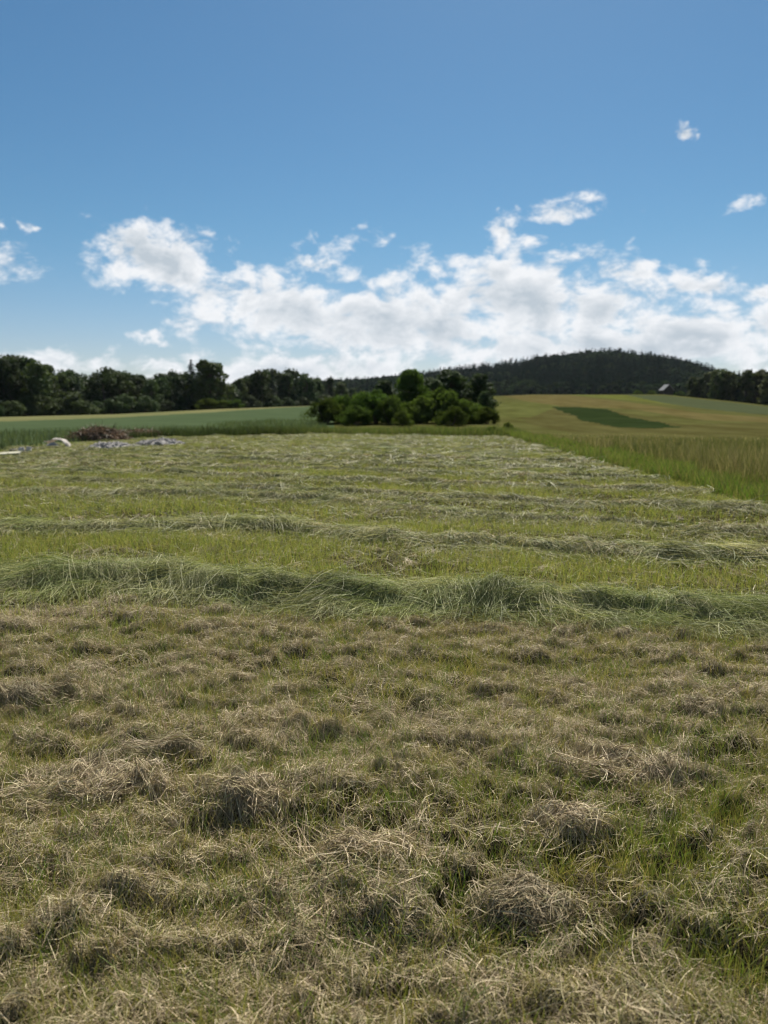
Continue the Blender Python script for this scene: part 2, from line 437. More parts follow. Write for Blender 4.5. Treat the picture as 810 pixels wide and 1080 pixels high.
    # small bunches raked together, each lying its own way
    for (r0, r1, nb, m, w, lo, hi) in [(1.2, 5.9, 6400, 24, 0.0016, 0.04, 0.11), (5.5, 11, 900, 20, 0.0032, 0.08, 0.2)]:
        bx, by = scatter(r0, r1, nb)
        g = fbm(bx * 1.1 + 5, by * 1.7, 33)
        k = rng.random(nb) < (0.25 + 0.75 * sstep(0.38, 0.6, g)) * (1.0 if r0 < 5 else 0.5)
        bx, by = bx[k], by[k]; nb = len(bx)
        x = np.repeat(bx, m) + rng.normal(0, 0.028, nb * m); y = np.repeat(by, m) + rng.normal(0, 0.024, nb * m); k = nb * m
        ang = np.repeat(rng.random(nb) * 2 * np.pi, m) + rng.normal(0, 0.45, k)
        tl = np.repeat(rng.normal(0, 0.35, nb), m) + rng.normal(0, 0.2, k)
        bc = np.repeat(pick(HAY, nb, 0.35), m, axis=0) * 0.6 + pick(HAY, k, 0.35) * 0.4
        L = lo + (hi - lo) * rng.random(k)
        lf = np.repeat(0.012 + 0.03 * rng.random(nb), m) * (0.3 + 0.7 * rng.random(k))
        lying(S, x, y, L, w * (0.6 + 0.8 * rng.random(k)), ang, bc, ground_z, lf, tl, 4, 1.1)
    o = link('loose_hay', S.mesh('loose_hay', M_hay)); tag(o, kind='stuff')
field_grass()

# ------------------------------------------------------------------ swaths of cut grass: locks of long blades heaped on a ridge
SW = [(0.10, 0.135, 0.04), (0.27, 0.30, 0.11), (0.36, 0.36, 0.17), (0.15, 0.195, 0.06), (0.44, 0.41, 0.23), (0.24, 0.27, 0.09), (0.50, 0.44, 0.26)]
SWD = [(0.28, 0.265, 0.135), (0.36, 0.325, 0.185), (0.21, 0.22, 0.09), (0.42, 0.375, 0.24)]
def ridge(L, height, half, seed, lump):
    xs, ys = L
    def zf(X, Y):
        c = ctr(X)
        wv = half * (0.4 + 1.1 * vnoise(X * 1.7, X * 0 + 3, seed))
        u = np.clip(np.abs(Y - c) / wv, 0, 1)
        amp = height * (lump + (1.75 - lump) * vnoise(X * 1.5, X * 0 + 1.5, seed + 1)) * (0.75 + 0.5 * vnoise(X * 4, Y * 4, seed + 2))
        return ground_z(X, Y) + amp * (1 - u ** 2) ** 0.8 * (u < 1)
    def ctr(X): return np.interp(X, xs, ys) + half * 0.95 + half * 1.3 * (vnoise(X * 1.1, X * 0 + 7, seed + 5) - 0.5)
    return zf, ctr

def swath(L, x0, x1, height, half, nlock, nblade, wid, lmin, lmax, pal, seed, label, gappy=0.0, seg=5):
    zf, ctr = ridge(L, height, half, seed, 0.4)
    S = Strips()
    lx = x0 + (x1 - x0) * rng.random(nlock)
    if gappy > 0:
        g = fbm(lx * 0.7, lx * 0 + seed, seed + 8)
        lx = lx[rng.random(nlock) < sstep(0.5 - gappy, 0.62 - gappy * 0.4, g) + 0.1]
    for cxk in lx:
        n = int(nblade * (0.5 + rng.random()))
        off = rng.normal(-0.1, 0.5) * half
        cyk = ctr(cxk) + off
        base = rng.normal(0, 0.55) if rng.random() < 0.45 else (rng.normal(-np.pi / 2, 0.5) if off < 0 else rng.normal(np.pi / 2, 0.5))
        lc = pick(pal, 1, 0.5)
        length = lmin + (lmax - lmin) * rng.random()
        x = cxk + rng.normal(0, 0.06 + length * 0.09, n); y = cyk + rng.normal(0, 0.05 + 0.07 * length, n)
        ang = base + rng.normal(0, 0.22, n) + (x - cxk) * rng.normal(0, 1.6)
        lf = rng.random() ** 2 * height * 0.75
        col = np.clip(lc * (1 + rng.normal(0, 0.22, (n, 1))) * 0.6 + pick(pal, n) * 0.4, 0.01, 0.7)
        lying(S, x, y, length * (0.55 + 0.6 * rng.random(n)), wid * (0.6 + 0.8 * rng.random(n)), ang, col, zf, 0.004 + lf + (0.02 + 0.25 * height) * rng.random(n), rng.normal(0, 0.10, 1) + rng.normal(0, 0.16, n), seg, 1.0)
    # fill so that the ridge is closed
    n = int((x1 - x0) * 700 * half / max(wid / 0.0035, 1))
    x = x0 + (x1 - x0) * rng.random(n); y = ctr(x) + (rng.random(n) - 0.5) * 2 * half
    if gappy > 0:
        g = fbm(x * 0.7, x * 0 + seed, seed + 8); k = rng.random(n) < sstep(0.5 - gappy, 0.62 - gappy * 0.4, g) + 0.1
        x, y = x[k], y[k]; n = len(x)
    lying(S, x, y, lmin + (lmax - lmin) * rng.random(n) * 0.6, wid * (0.7 + 0.8 * rng.random(n)), rng.normal(0, 0.9, n), pick(pal, n, 0.35), zf, -0.02 + 0.03 * rng.random(n), rng.normal(0, 0.1, n), 4, 1.2)
    # thin wisps spilling forward onto the stubble
    for k in range(int(nlock * 0.6)):
        cxk = x0 + (x1 - x0) * rng.random(); m = int(12 + 26 * rng.random())
        X = cxk + rng.normal(0, 0.10, m); Y = ctr(cxk) - half * (0.55 + 0.8 * rng.random()) + rng.normal(0, 0.05, m)
        lying(S, X, Y, (lmin + (lmax - lmin) * rng.random()) * (0.5 + 0.6 * rng.random(m)), wid * (0.6 + 0.8 * rng.random(m)), rng.normal(-np.pi / 2, 0.8) + rng.normal(0, 0.3, m), pick(SWD + pal[1:5], m, 0.3), zf, 0.006 + 0.04 * rng.random(m), rng.normal(0, 0.1, m), seg, 1.0)
    # short broken bits lying on and around the row
    n = int((x1 - x0) * 1500 * 0.0035 / wid)
    x = x0 + (x1 - x0) * rng.random(n); y = ctr(x) + rng.normal(0, 0.75, n) * half
    lying(S, x, y, 0.06 + 0.14 * rng.random(n), wid * (0.7 + 0.9 * rng.random(n)), rng.random(n) * 6.28, pick(HAY + pal, n, 0.35), zf, 0.01 + 0.04 * rng.random(n), rng.normal(0, 0.3, n), 3, 1.0)
    me = S.mesh('grass_swath', M_swath)
    # move the origin onto the row
    c = (0.0, float(ctr(0.0)), 0.0)
    v = np.empty(len(me.vertices) * 3, np.float32); me.vertices.foreach_get('co', v); v = v.reshape(-1, 3) - np.array(c, np.float32); me.vertices.foreach_set('co', v.ravel())
    o = link('grass_swath', me, loc=c)
    tag(o, label, 'swath', 'rows of cut grass across the field')

def xr_of(L):                               # where the row ends at the field edge
    y = np.interp(5.0, L[0], L[1]); return float(x_right(y)) - 0.3
swath(ROWS[0], -4.6, 4.8, 0.085, 0.215, 460, 110, 0.0023, 0.25, 0.66, SW, 100, 'thick row of long green cut grass lying nearest, its blades fanned over brown hay')
swath(ROWS[1], -6.4, 5.3, 0.066, 0.21, 330, 55, 0.0042, 0.22, 0.5, SW + SWD, 200, 'second row of cut grass, thinner, just behind the thick green row', 0.15)
swath(ROWS[2], -8.5, xr_of(ROWS[2]), 0.058, 0.20, 330, 42, 0.0048, 0.22, 0.5, SW[:2] + SWD, 300, 'third row of cut grass counted from the thick green one, pale and low', 0.13, 4)
labs = ['fourth row of cut grass counted from the thick green one, broken by gaps', 'fifth row of cut grass counted from the thick green one, patchy and grey green',
        'sixth row of cut grass counted from the thick green one, a thin pale line', 'seventh row of cut grass counted from the thick green one, faint and flat',
        'eighth and farthest separate row of cut grass, well short of the bushes']
for k in range(3, 8):
    L = ROWS[k]
    swath(L, -7.5 - 1.2 * (k - 2), xr_of(L), 0.055, 0.19, 300, 26, 0.0062 + 0.0016 * (k - 3), 0.25, 0.55, SW[:2] + SWD, 100 * k + 100, labs[k - 3], 0.13, 3)

# far remains of the rows that no one could count
def far_lumps():
    S = Strips()
    n = 420
    x, y = scatter(17, 46, n)
    b = np.abs(bandpos(x, y) - 0.5) * 2
    k = b > 0.35; x, y = x[k], y[k]
    for cx_, cy_ in zip(x, y):
        m = int(12 + 16 * rng.random()); s = 0.2 + 0.5 * rng.random()
        X = cx_ + rng.normal(0, s, m); Y = cy_ + rng.normal(0, 0.12, m)
        hh = 0.10 * np.exp(-((X - cx_) / s) ** 2)
        lying(S, X, Y, 0.3 + 0.5 * rng.random(m), np.full(m, 0.016), rng.normal(0, 0.4, m), pick(SWD + SW[:2], m, 0.3), ground_z, 0.01 + hh * rng.random(m), rng.normal(0, 0.1, m), 3, 0.6)
    tag(link('cut_grass', S.mesh('cut_grass', M_swath)), kind='stuff')
far_lumps()

# ------------------------------------------------------------------ hay clumps in the foreground that stand out one by one
def clump(px, py, rx, ry, h, label, pal, n, lmin=0.06, lmax=0.20, wid=0.0021):
    c = flat_hit(px, py)
    z0 = float(ground_z(c[0], c[1]))
    sd = int(px * 7 + py)
    def zf(X, Y):
        u = np.hypot((X - c[0]) / rx, (Y - c[1]) / np.where(Y < c[1], ry * 0.9, ry * 1.3))
        u = u * (0.45 + 1.1 * fbm(X * 7, Y * 7, sd, 2))
        return np.maximum(ground_z(X, Y), 0) + 0.42 * h * sstep(1.05, 0.72, u) * (0.35 + 0.6 * vnoise(X * 13, Y * 15, sd + 1))
    S = Strips()
    nl = max(10, n // 36)
    for k in range(nl):
        a = rng.random() * 2 * np.pi; q = math.sqrt(rng.random())
        m = 34
        X = c[0] + math.cos(a) * q * rx * 0.95 + rng.normal(0, 0.03, m); Y = c[1] + math.sin(a) * q * ry * 0.9 + rng.normal(0, 0.03, m)
        lying(S, X, Y, (lmin + (lmax - lmin) * rng.random()) * (0.6 + 0.6 * rng.random(m)), wid * (0.6 + 0.8 * rng.random(m)), rng.random() * np.pi + rng.normal(0, 0.5, m), pick(pal, m, 0.3), zf, 0.002 + 0.03 * rng.random() + 0.02 * rng.random(m), rng.normal(0, 0.3) + rng.normal(0, 0.2, m), 4, 1.2)
    me = S.mesh('hay_clump', M_hay)
    v = np.empty(len(me.vertices) * 3, np.float32); me.vertices.foreach_get('co', v); v = v.reshape(-1, 3) - np.array((c[0], c[1], z0), np.float32); me.vertices.foreach_set('co', v.ravel())
    tag(link('hay_clump', me, loc=(c[0], c[1], z0)), label, 'hay clump', 'clumps of dry hay in the foreground')
HAYB = [(0.30, 0.235, 0.14), (0.40, 0.32, 0.20), (0.18, 0.14, 0.08), (0.24, 0.225, 0.11)]
clump(95, 850, 0.34, 0.17, 0.12, 'broad low mound of pale dry hay at the left side of the foreground', HAY, 2600)
clump(600, 893, 0.12, 0.09, 0.10, 'small arched clump of pale hay over a dark hollow, right of centre', HAY, 1100)
clump(560, 978, 0.17, 0.09, 0.11, 'dark brown hay clump nearest the camera at the bottom, right of centre', HAYB, 1300)
clump(272, 868, 0.11, 0.09, 0.12, 'upright ragged hay clump below the tall green tuft, left of centre', HAY, 1000)
clump(170, 805, 0.17, 0.10, 0.10, 'grey brown hay clump just behind the broad pale mound', HAYB, 1100)
clump(380, 925, 0.20, 0.10, 0.07, 'flat pale sheaf of hay lying in the middle of the foreground', HAY, 1300)
clump(640, 830, 0.26, 0.12, 0.06, 'wide thin sheet of pale hay beside the green tuft on the right', HAY, 1800)
clump(25, 750, 0.24, 0.12, 0.12, 'dark hay clump at the left edge under the thick row', HAYB, 1500)  # straw tones from the darker brown palette

# ------------------------------------------------------------------ unmown margins
def weeds():
    S = Strips()
    # dark tall growth along the far and left edge
    n = 30000
    x = -26 + 33.5 * rng.random(n); y = y_far(x) + 0.1 + rng.random(n) ** 1.3 * np.interp(x, [-26, -8, 0, 7], [4.2, 3.6, 5.0, 5.0])
    g = fbm(x * 0.6, y * 0.6, 55)
    aw = np.arctan2(x, y)
    k = ~((aw > az_el(40, 432)[0]) & (aw < az_el(192, 432)[0]) & (y < y_far(x) + 2.6))
    x, y, g = x[k], y[k], g[k]; n = len(x)
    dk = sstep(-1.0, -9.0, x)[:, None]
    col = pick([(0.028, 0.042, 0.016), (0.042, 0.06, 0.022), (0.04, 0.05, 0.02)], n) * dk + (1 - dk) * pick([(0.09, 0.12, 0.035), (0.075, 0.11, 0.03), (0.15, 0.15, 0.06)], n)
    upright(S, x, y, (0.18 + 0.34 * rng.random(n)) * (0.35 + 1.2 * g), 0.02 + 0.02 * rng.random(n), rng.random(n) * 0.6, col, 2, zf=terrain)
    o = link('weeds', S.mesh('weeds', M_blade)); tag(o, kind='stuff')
    # bright lush edge on the right
    S = Strips()
    n = 42000
    y = 8.5 + (42 - 8.5) * rng.random(n) ** 1.25; w = rng.random(n)
    x = x_right(y) - 0.05 + w ** 0.9 * (0.7 + 1.1 * vnoise(y * 0.5, y * 0, 12)) + 0.25 * (vnoise(y * 0.9, y * 0, 14) - 0.5)
    L = (0.10 + 0.26 * rng.random(n)) * (0.3 + 1.2 * fbm(x * 1.2, y * 0.8, 66))
    upright(S, x, y, L, 0.005 + 0.0004 * y, 0.1 + rng.random(n) * 0.5, pick([(0.10, 0.175, 0.03), (0.13, 0.195, 0.036), (0.07, 0.11, 0.025), (0.17, 0.17, 0.06), (0.22, 0.18, 0.09)], n), 3, zf=terrain)
    o = link('lush_grass', S.mesh('lush_grass', M_blade)); tag(o, kind='stuff')
    # hay meadow with seed heads
    S = Strips()
    for (r0, r1, n, w) in [(9, 22, 60000, 0.006), (22, 47, 80000, 0.014)]:
        r = np.sqrt(rng.random(n) * (r1 * r1 - r0 * r0) + r0 * r0); a = R(7) + rng.random(n) * R(28)
        x = np.sin(a) * r; y = np.cos(a) * r
        k = x > x_right(y) + 0.9 + 0.5 * rng.random(n)
        k &= (rng.random(n) > sstep(20, 46, r) * 0.97)
        x, y = x[k], y[k]; n = len(x)
        g = fbm(x * 0.25, y * 0.25, 71)
        L = (0.28 + 0.4 * rng.random(n)) * (0.6 + 0.7 * g)
        L = L * (1 - 0.75 * sstep(20, 46, np.hypot(x, y)))
        c = np.where(rng.random((n, 1)) < 0.34 + 0.9 * (g[:, None] - 0.5), pick([(0.21, 0.175, 0.095), (0.135, 0.105, 0.058), (0.36, 0.31, 0.20)], n), pick([(0.07, 0.09, 0.028), (0.10, 0.105, 0.035)], n))
        upright(S, x, y, L, w * (0.6 + 0.8 * rng.random(n)), 0.1 + rng.random(n) * 0.5, c, 2, zf=terrain)
    o = link('tall_meadow_grass', S.mesh('tall_meadow_grass', M_blade)); tag(o, kind='stuff')
    # edge of the crop behind the weeds
    S = Strips()
    n = 26000
    x = -42 + 44 * rng.random(n); y = y_far(x) + 4 + 30 * rng.random(n) ** 1.5
    k = np.arctan2(x, y) < az_el(345, 432)[0]; x, y = x[k], y[k]; n = len(x)
    upright(S, x, y, (0.16 + 0.25 * rng.random(n)) * (0.5 + fbm(x * 0.4, y * 0.4, 57)), 0.025 + 0.02 * rng.random(n), rng.random(n) * 0.5, pick([(0.055, 0.08, 0.038), (0.075, 0.10, 0.048), (0.095, 0.115, 0.06)], n), 2, zf=terrain)
    o = link('crop_plants', S.mesh('crop_plants', M_blade)); tag(o, kind='stuff')
weeds()

# ------------------------------------------------------------------ trees and bushes
def tube(V, F, P, rad, sides=6):
    P = np.array(P, float); n0 = len(V)
    for i, p in enumerate(P):
        d = P[min(i + 1, len(P) - 1)] - P[max(i - 1, 0)]; d = d / (np.linalg.norm(d) + 1e-9)
        u = np.cross(d, [0.3, 1, 0.1]); u /= np.linalg.norm(u); w = np.cross(d, u)
        for k in range(sides):
            a = 2 * math.pi * k / sides
            V.append(p + rad[i] * (math.cos(a) * u + math.sin(a) * w))
    for i in range(len(P) - 1):
        for k in range(sides):
            k2 = (k + 1) % sides
            F.append([n0 + i * sides + k, n0 + i * sides + k2, n0 + (i + 1) * sides + k2, n0 + (i + 1) * sides + k])

def leaf_quads(P, nrm, size, aspect=0.7):
    n = len(P)
    nrm = nrm / (np.linalg.norm(nrm, axis=1, keepdims=True) + 1e-9)
    t = rng.normal(0, 1, (n, 3)); u = np.cross(nrm, t); u /= np.linalg.norm(u, axis=1, keepdims=True) + 1e-9
    w = np.cross(nrm, u)
    s = size[:, None]
    bend = nrm * s * 0.25
    V = np.stack([P - u * s, P - w * s * aspect + bend * 0.5, P + u * s, P + w * s * aspect + bend * 0.5], 1).reshape(-1, 3)
    F = np.arange(4 * n).reshape(-1, 4)
    return V, F

def broadleaf(nclump, perclump, leaf, low=0.2, wide=0.30, blob=0.11, top=0.75):
    """crown of a tree one unit high: clumps of leaves around limb ends"""
    trunk_v = []; trunk_f = []
    lean = rng.normal(0, 0.02, 2)
    tp = [(0, 0, -0.02), (lean[0] * 0.5, lean[1] * 0.5, 0.3), (lean[0], lean[1], 0.6), (lean[0] * 1.3, lean[1] * 1.3, 0.88)]
    tube(trunk_v, trunk_f, tp, [0.022, 0.017, 0.011, 0.003])
    Vs = []; Fs = []; n = 0
    for k in range(nclump):
        z = low + (0.97 - low) * rng.random() ** 0.85
        t = (z - low) / (1 - low)
        env = wide * math.sin(math.pi * min(1, (0.10 + 0.86 * t ** top))) ** 0.75
        a = rng.random() * 2 * math.pi; q = env * math.sqrt(0.25 + 0.75 * rng.random()) * 0.85
        c = np.array([math.cos(a) * q + lean[0] * z, math.sin(a) * q + lean[1] * z, z - 0.04])
        if k % 2 == 0:
            zb = max(0.15, z - 0.18)
            tube(trunk_v, trunk_f, [(lean[0] * zb, lean[1] * zb, zb), tuple((c + np.array([0, 0, zb])) / 2 + np.array([0, 0, -0.01])) if False else (c[0] * 0.5, c[1] * 0.5, (zb + c[2]) / 2), tuple(c)], [0.008, 0.005, 0.002], 4)
        b = blob * (0.6 + 0.7 * rng.random()) * (1.05 - 0.35 * t)
        d = rng.normal(0, 1, (perclump, 3)); d /= np.linalg.norm(d, axis=1, keepdims=True)
        rad = b * (0.45 + 0.65 * rng.random(perclump) ** 0.6)
        P = c + d * rad[:, None] * np.array([1.1, 1.1, 0.8])
        nr = d + rng.normal(0, 0.65, (perclump, 3)) + np.array([0, 0, 0.35])
        v, f = leaf_quads(P, nr, leaf * (0.6 + 0.8 * rng.random(perclump)))
        Vs.append(v); Fs.append(f + n); n += len(v)
    return (np.array(trunk_v), np.array(trunk_f)), (np.concatenate(Vs), np.concatenate(Fs))

def spruce(nt, per, leaf, wide=0.17):
    trunk_v = []; trunk_f = []
    tube(trunk_v, trunk_f, [(0, 0, -0.02), (0, 0, 0.5), (0, 0, 0.98)], [0.017, 0.010, 0.002])
    Vs = []; Fs = []; n = 0
    for k in range(nt):
        t = k / (nt - 1)
        z = 0.06 + 0.92 * t
        rmax = wide * (1 - t) ** 0.8 + 0.006
        m = max(6, int(per * (1 - t * 0.75)))
        a = rng.random(m) * 2 * np.pi
        lobes = 0.75 + 0.35 * np.sin(a * 5 + rng.random() * 6)
        q = rmax * lobes * (0.3 + 0.75 * rng.random(m))
        P = np.stack([np.cos(a) * q, np.sin(a) * q, z - 0.28 * q + rng.normal(0, 0.008, m)], 1)
        nr = np.stack([np.cos(a) * 0.6, np.sin(a) * 0.6, np.full(m, 0.9)], 1) + rng.normal(0, 0.4, (m, 3))
        v, f = leaf_quads(P, nr, leaf * (0.6 + 0.7 * rng.random(m)) * (1.1 - 0.5 * t), 0.5)
        Vs.append(v); Fs.append(f + n); n += len(v)
    return (np.array(trunk_v), np.array(trunk_f)), (np.concatenate(Vs), np.concatenate(Fs))

def bush_geo(nclump, perclump, leaf):
    tv = []; tf = []; Vs = []; Fs = []; n = 0
    for k in range(5):
        a = rng.random() * 6.28
        tube(tv, tf, [(0.03 * math.cos(a), 0.03 * math.sin(a), -0.03), (0.22 * math.cos(a), 0.22 * math.sin(a), 0.4), (0.34 * math.cos(a), 0.34 * math.sin(a), 0.75)], [0.02, 0.013, 0.004], 5)
    for k in range(nclump):
        a = rng.random() * 6.28; el = rng.random() ** 0.9 * math.pi / 2
        q = 0.45 + 0.65 * rng.random() ** 0.8
        c = np.array([math.cos(a) * math.cos(el) * 0.52 * q * 1.2, math.sin(a) * math.cos(el) * 0.52 * q * 1.2, 0.10 + math.sin(el) * 0.80 * q])
        b = 0.13 * (0.5 + 1.0 * rng.random())
        d = rng.normal(0, 1, (perclump, 3)); d /= np.linalg.norm(d, axis=1, keepdims=True)
        P = c + d * (b * (0.4 + 0.75 * rng.random(perclump) ** 0.6))[:, None]
        P[:, 2] = np.abs(P[:, 2])
        v, f = leaf_quads(P, d + rng.normal(0, 0.6, (perclump, 3)) + np.array([0, 0, 0.4]), leaf * (0.6 + 0.8 * rng.random(perclump)))
        Vs.append(v); Fs.append(f + n); n += len(v)
    return (np.array(tv), np.array(tf)), (np.concatenate(Vs), np.concatenate(Fs))

M_leafd = leaf_mat('dark_leaves', (0.048, 0.072, 0.027), trans=0.25, spec=0.06, nscale=3.0, namp=0.45)
M_leafm = leaf_mat('bush_leaves', (0.072, 0.100, 0.026), trans=0.38, spec=0.0, boost=(1.1, 1.3, 0.6), nscale=2.5, namp=0.4)
M_leafr = leaf_mat('wood_leaves', (0.060, 0.078, 0.026), trans=0.28, spec=0.06, nscale=3.0, namp=0.4)
M_needle = leaf_mat('needles', (0.026, 0.044, 0.022), trans=0.12, spec=0.05, nscale=3.0, namp=0.4)

def variants(fn, args_list, mat, nm):
    out = []
    for a in args_list:
        (tv, tf), (cv, cf) = fn(*a)
        out.append((mesh_np('trunk', tv, tf, M_bark, smooth=True), mesh_np(nm, cv, cf, mat)))
    return out
V_dark = variants(broadleaf, [(58, 62, 0.024, 0.02, 0.30, 0.12), (54, 62, 0.024, 0.03, 0.26, 0.115), (62, 58, 0.024, 0.02, 0.36, 0.125), (58, 60, 0.024, 0.03, 0.29, 0.115, 1.0), (60, 58, 0.022, 0.02, 0.33, 0.11)], M_leafd, 'crown')
V_spr = variants(spruce, [(26, 90, 0.028, 0.24), (28, 84, 0.027, 0.21), (24, 90, 0.030, 0.28)], M_needle, 'crown')
V_right = variants(broadleaf, [(50, 60, 0.022, 0.03, 0.21, 0.09), (54, 56, 0.022, 0.03, 0.24, 0.09), (48, 60, 0.022, 0.04, 0.19, 0.085)], M_leafr, 'crown')
V_tree = variants(broadleaf, [(96, 95, 0.019, 0.02, 0.36, 0.11), (90, 95, 0.019, 0.02, 0.33, 0.11), (96, 95, 0.018, 0.02, 0.40, 0.115)], M_leafm, 'crown')
V_treed = variants(broadleaf, [(84, 70, 0.024, 0.02, 0.36, 0.12), (84, 70, 0.024, 0.02, 0.40, 0.12)], M_leafd, 'crown')
V_bush = variants(bush_geo, [(72, 150, 0.025), (78, 145, 0.024), (68, 155, 0.026)], M_leafm, 'foliage')
V_bushd = variants(bush_geo, [(60, 100, 0.034), (64, 95, 0.034)], M_leafd, 'foliage')

def plant(name, var, xy, h, wscale, label, cat, group, trunk='trunk', crown='crown', dz=0.0):
    z = float(terrain(xy[0], xy[1])) - 0.05 + dz
    e = empty(name, (xy[0], xy[1], z), label, cat, group)
    e.rotation_euler.z = random.random() * 6.28
    t = link(trunk, var[0], parent=e); c = link(crown, var[1], parent=e)
    t.scale = c.scale = (h * wscale, h * wscale, h)
    return e

def topz(px, py, r):
    return CAM_H + az_el(px, py)[1] * r

# --- wood on the left
sky_l = [(-60, 370), (0, 373), (20, 374), (40, 377), (55, 383), (75, 389), (95, 394), (105, 388), (118, 385), (135, 390), (150, 392), (168, 393), (185, 390), (240, 397), (252, 397), (270, 391), (287, 388), (310, 388), (330, 392), (350, 396), (368, 403), (390, 408)]
_sx = [p[0] for p in sky_l]; _sy = [p[1] for p in sky_l]
def left_r(px): return np.interp(px, [-60, 0, 240, 380], [160, 165, 195, 240])
px = -58.0; i = 0
while px < 385:
    r = float(left_r(px)) + random.uniform(0, 14)
    p = at(px, r)
    h = topz(px, np.interp(px, _sx, _sy) + random.uniform(0, 9), r) - float(terrain(*p))
    con = random.random() < (0.16 if px < 260 else 0.35)
    if con: plant('spruce_tree', random.choice(V_spr), p, h * 1.0, random.uniform(0.95, 1.2), 'dark spruce with a pointed top in the wood behind the left fields', 'tree', 'spruces of the left wood')
    else: plant('broadleaf_tree', random.choice(V_dark), p, h * 1.02, random.uniform(0.9, 1.25), 'dark broadleaf tree with a rounded crown in the wood behind the left fields', 'tree', 'broadleaf trees of the left wood')
    px += random.uniform(6, 11)
px = -60.0
while px < 380:
    r = float(left_r(px)) + random.uniform(22, 34)
    p = at(px, r)
    h = topz(px, np.interp(px, _sx, _sy) + random.uniform(-1, 6), r) - float(terrain(*p))
    if random.random() < 0.3: plant('spruce_tree', random.choice(V_spr), p, h, random.uniform(0.95, 1.2), 'dark spruce with a pointed top in the wood behind the left fields', 'tree', 'spruces of the left wood')
    else: plant('broadleaf_tree', random.choice(V_dark), p, h, random.uniform(0.9, 1.25), 'dark broadleaf tree with a rounded crown in the wood behind the left fields', 'tree', 'broadleaf trees of the left wood')
    px += random.uniform(11, 18)
for (px, py, w, v, lab) in [(203, 379, 1.5, V_spr[2], 'tall dark spruce standing out of the left wood, left of a twin crown'), (224, 378, 1.15, V_treed[1], 'tall broad tree standing out of the left wood beside a spruce')]:
    r = 186; p = at(px, r)
    plant('tall_tree', v, p, topz(px, py, r) - float(terrain(*p)), w, lab, 'tree', None)
for (px, py, lab) in [(219, 420, 'left one of three low round bushes at the foot of the left wood'), (234, 422, 'middle one of three low round bushes at the foot of the left wood'), (248, 421, 'right one of three low round bushes at the foot of the left wood')]:
    r = 172; p = at(px, r); plant('bush', V_bush[0], p, topz(px, py, r) - float(terrain(*p)), 1.5, lab, 'bush', 'bushes at the foot of the left wood', 'stems', 'foliage')
# low growth closing the foot of the wood
px = -55.0
while px < 372:
    r = float(left_r(px)) - random.uniform(2, 6) + 2; p = at(px, r)
    if not 208 < px < 258:
        plant('undergrowth_bush', random.choice(V_bushd), p, random.uniform(2.4, 4.4), random.uniform(1.1, 1.6), 'dark low bush closing the foot of the wood behind the left fields', 'bush', 'undergrowth of the left wood', 'stems', 'foliage').children[1]
    px += random.uniform(14, 22)

# --- wood on the right
sky_r = [(715, 404), (728, 395), (738, 391), (750, 388), (766, 387), (780, 389), (795, 387), (812, 388), (860, 386), (900, 384)]
_rx = [p[0] for p in sky_r]; _ry = [p[1] for p in sky_r]
for row, (dr, st) in enumerate([(0, (6, 10)), (14, (7, 12))]):
    px = 728.0 + row * 4
    while px < 890:
        r = 262 + dr + random.uniform(0, 10); p = at(px, r)
        h = topz(px, np.interp(px, _rx, _ry) + random.uniform(-0.5, 5), r) - float(terrain(*p))
        if random.random() < 0.25: plant('spruce_tree', random.choice(V_spr), p, h, 1.1, 'narrow dark spruce in the wood at the right edge', 'tree', 'spruces of the right wood')
        else: plant('slender_tree', random.choice(V_right), p, h, random.uniform(1.0, 1.3), 'slender green broadleaf tree in the wood at the right edge', 'tree', 'broadleaf trees of the right wood')
        px += random.uniform(*st)

# --- clump of bushes and small trees in the middle
def mid(kind, px, top, r, w, label, dz=0.0):
    p = at(px, r); h = topz(px, top, r) - float(terrain(*p)) + 0.05
    if kind == 'b': plant('bush', random.choice(V_bush), p, h, w * 1.02, label, 'bush', 'bushes in the middle of the fields', 'stems', 'foliage')
    elif kind == 'd': plant('small_tree', random.choice(V_treed), p, h, w, label, 'tree', 'small trees among the middle bushes')
    else: plant('small_tree', random.choice(V_tree), p, h, w, label, 'tree', 'small trees among the middle bushes')
mid('b', 344, 422, 66, 1.45, 'low rounded bush at the left end of the middle clump')
mid('b', 366, 418, 68, 1.25, 'rounded bush second from the left end of the middle clump')
mid('b', 396, 414, 66, 1.35, 'broad light bush in front of the small dark tree of the clump')
mid('b', 384, 416, 72, 1.2, 'bush showing between two rounded bushes in the left half of the clump')
mid('d', 407, 400, 78, 1.1, 'small dark tree left of the tallest bright topped one')
mid('t', 432, 389, 74, 1.2, 'tallest small tree of the clump, with a bright yellow green top')
mid('d', 457, 397, 84, 1.2, 'dark tree filling the gap between two taller trees of the clump')
mid('d', 476, 388, 86, 1.2, 'tall dark round tree at the back of the clump, right of its middle')
mid('d', 507, 393, 84, 1.1, 'dark tree at the right end of the middle clump')
mid('d', 512, 412, 80, 1.0, 'low dark tree closing the right end of the clump')
mid('b', 444, 420, 66, 1.1, 'dark bush under the bright topped tree')
mid('b', 464, 412, 67, 1.25, 'domed light green bush right of the bright topped tree')
mid('b', 488, 422, 66, 1.35, 'sloping green bush right of the domed one')
mid('b', 514, 430, 65, 1.3, 'lowest green bush at the right foot of the clump')
mid('b', 376, 428, 63, 1.4, 'low bush filling the front of the left half of the clump')
mid('b', 412, 420, 64, 1.2, 'bush just left of the bright topped tree, at its foot')
mid('b', 476, 430, 62, 1.5, 'low spreading bush in front of the domed and the sloping bush')
mid('b', 500, 426, 68, 1.3, 'bush at the foot of the dark right end trees')
mid('b', 424, 434, 60, 1.1, 'tiny green bush standing in front of the clump')
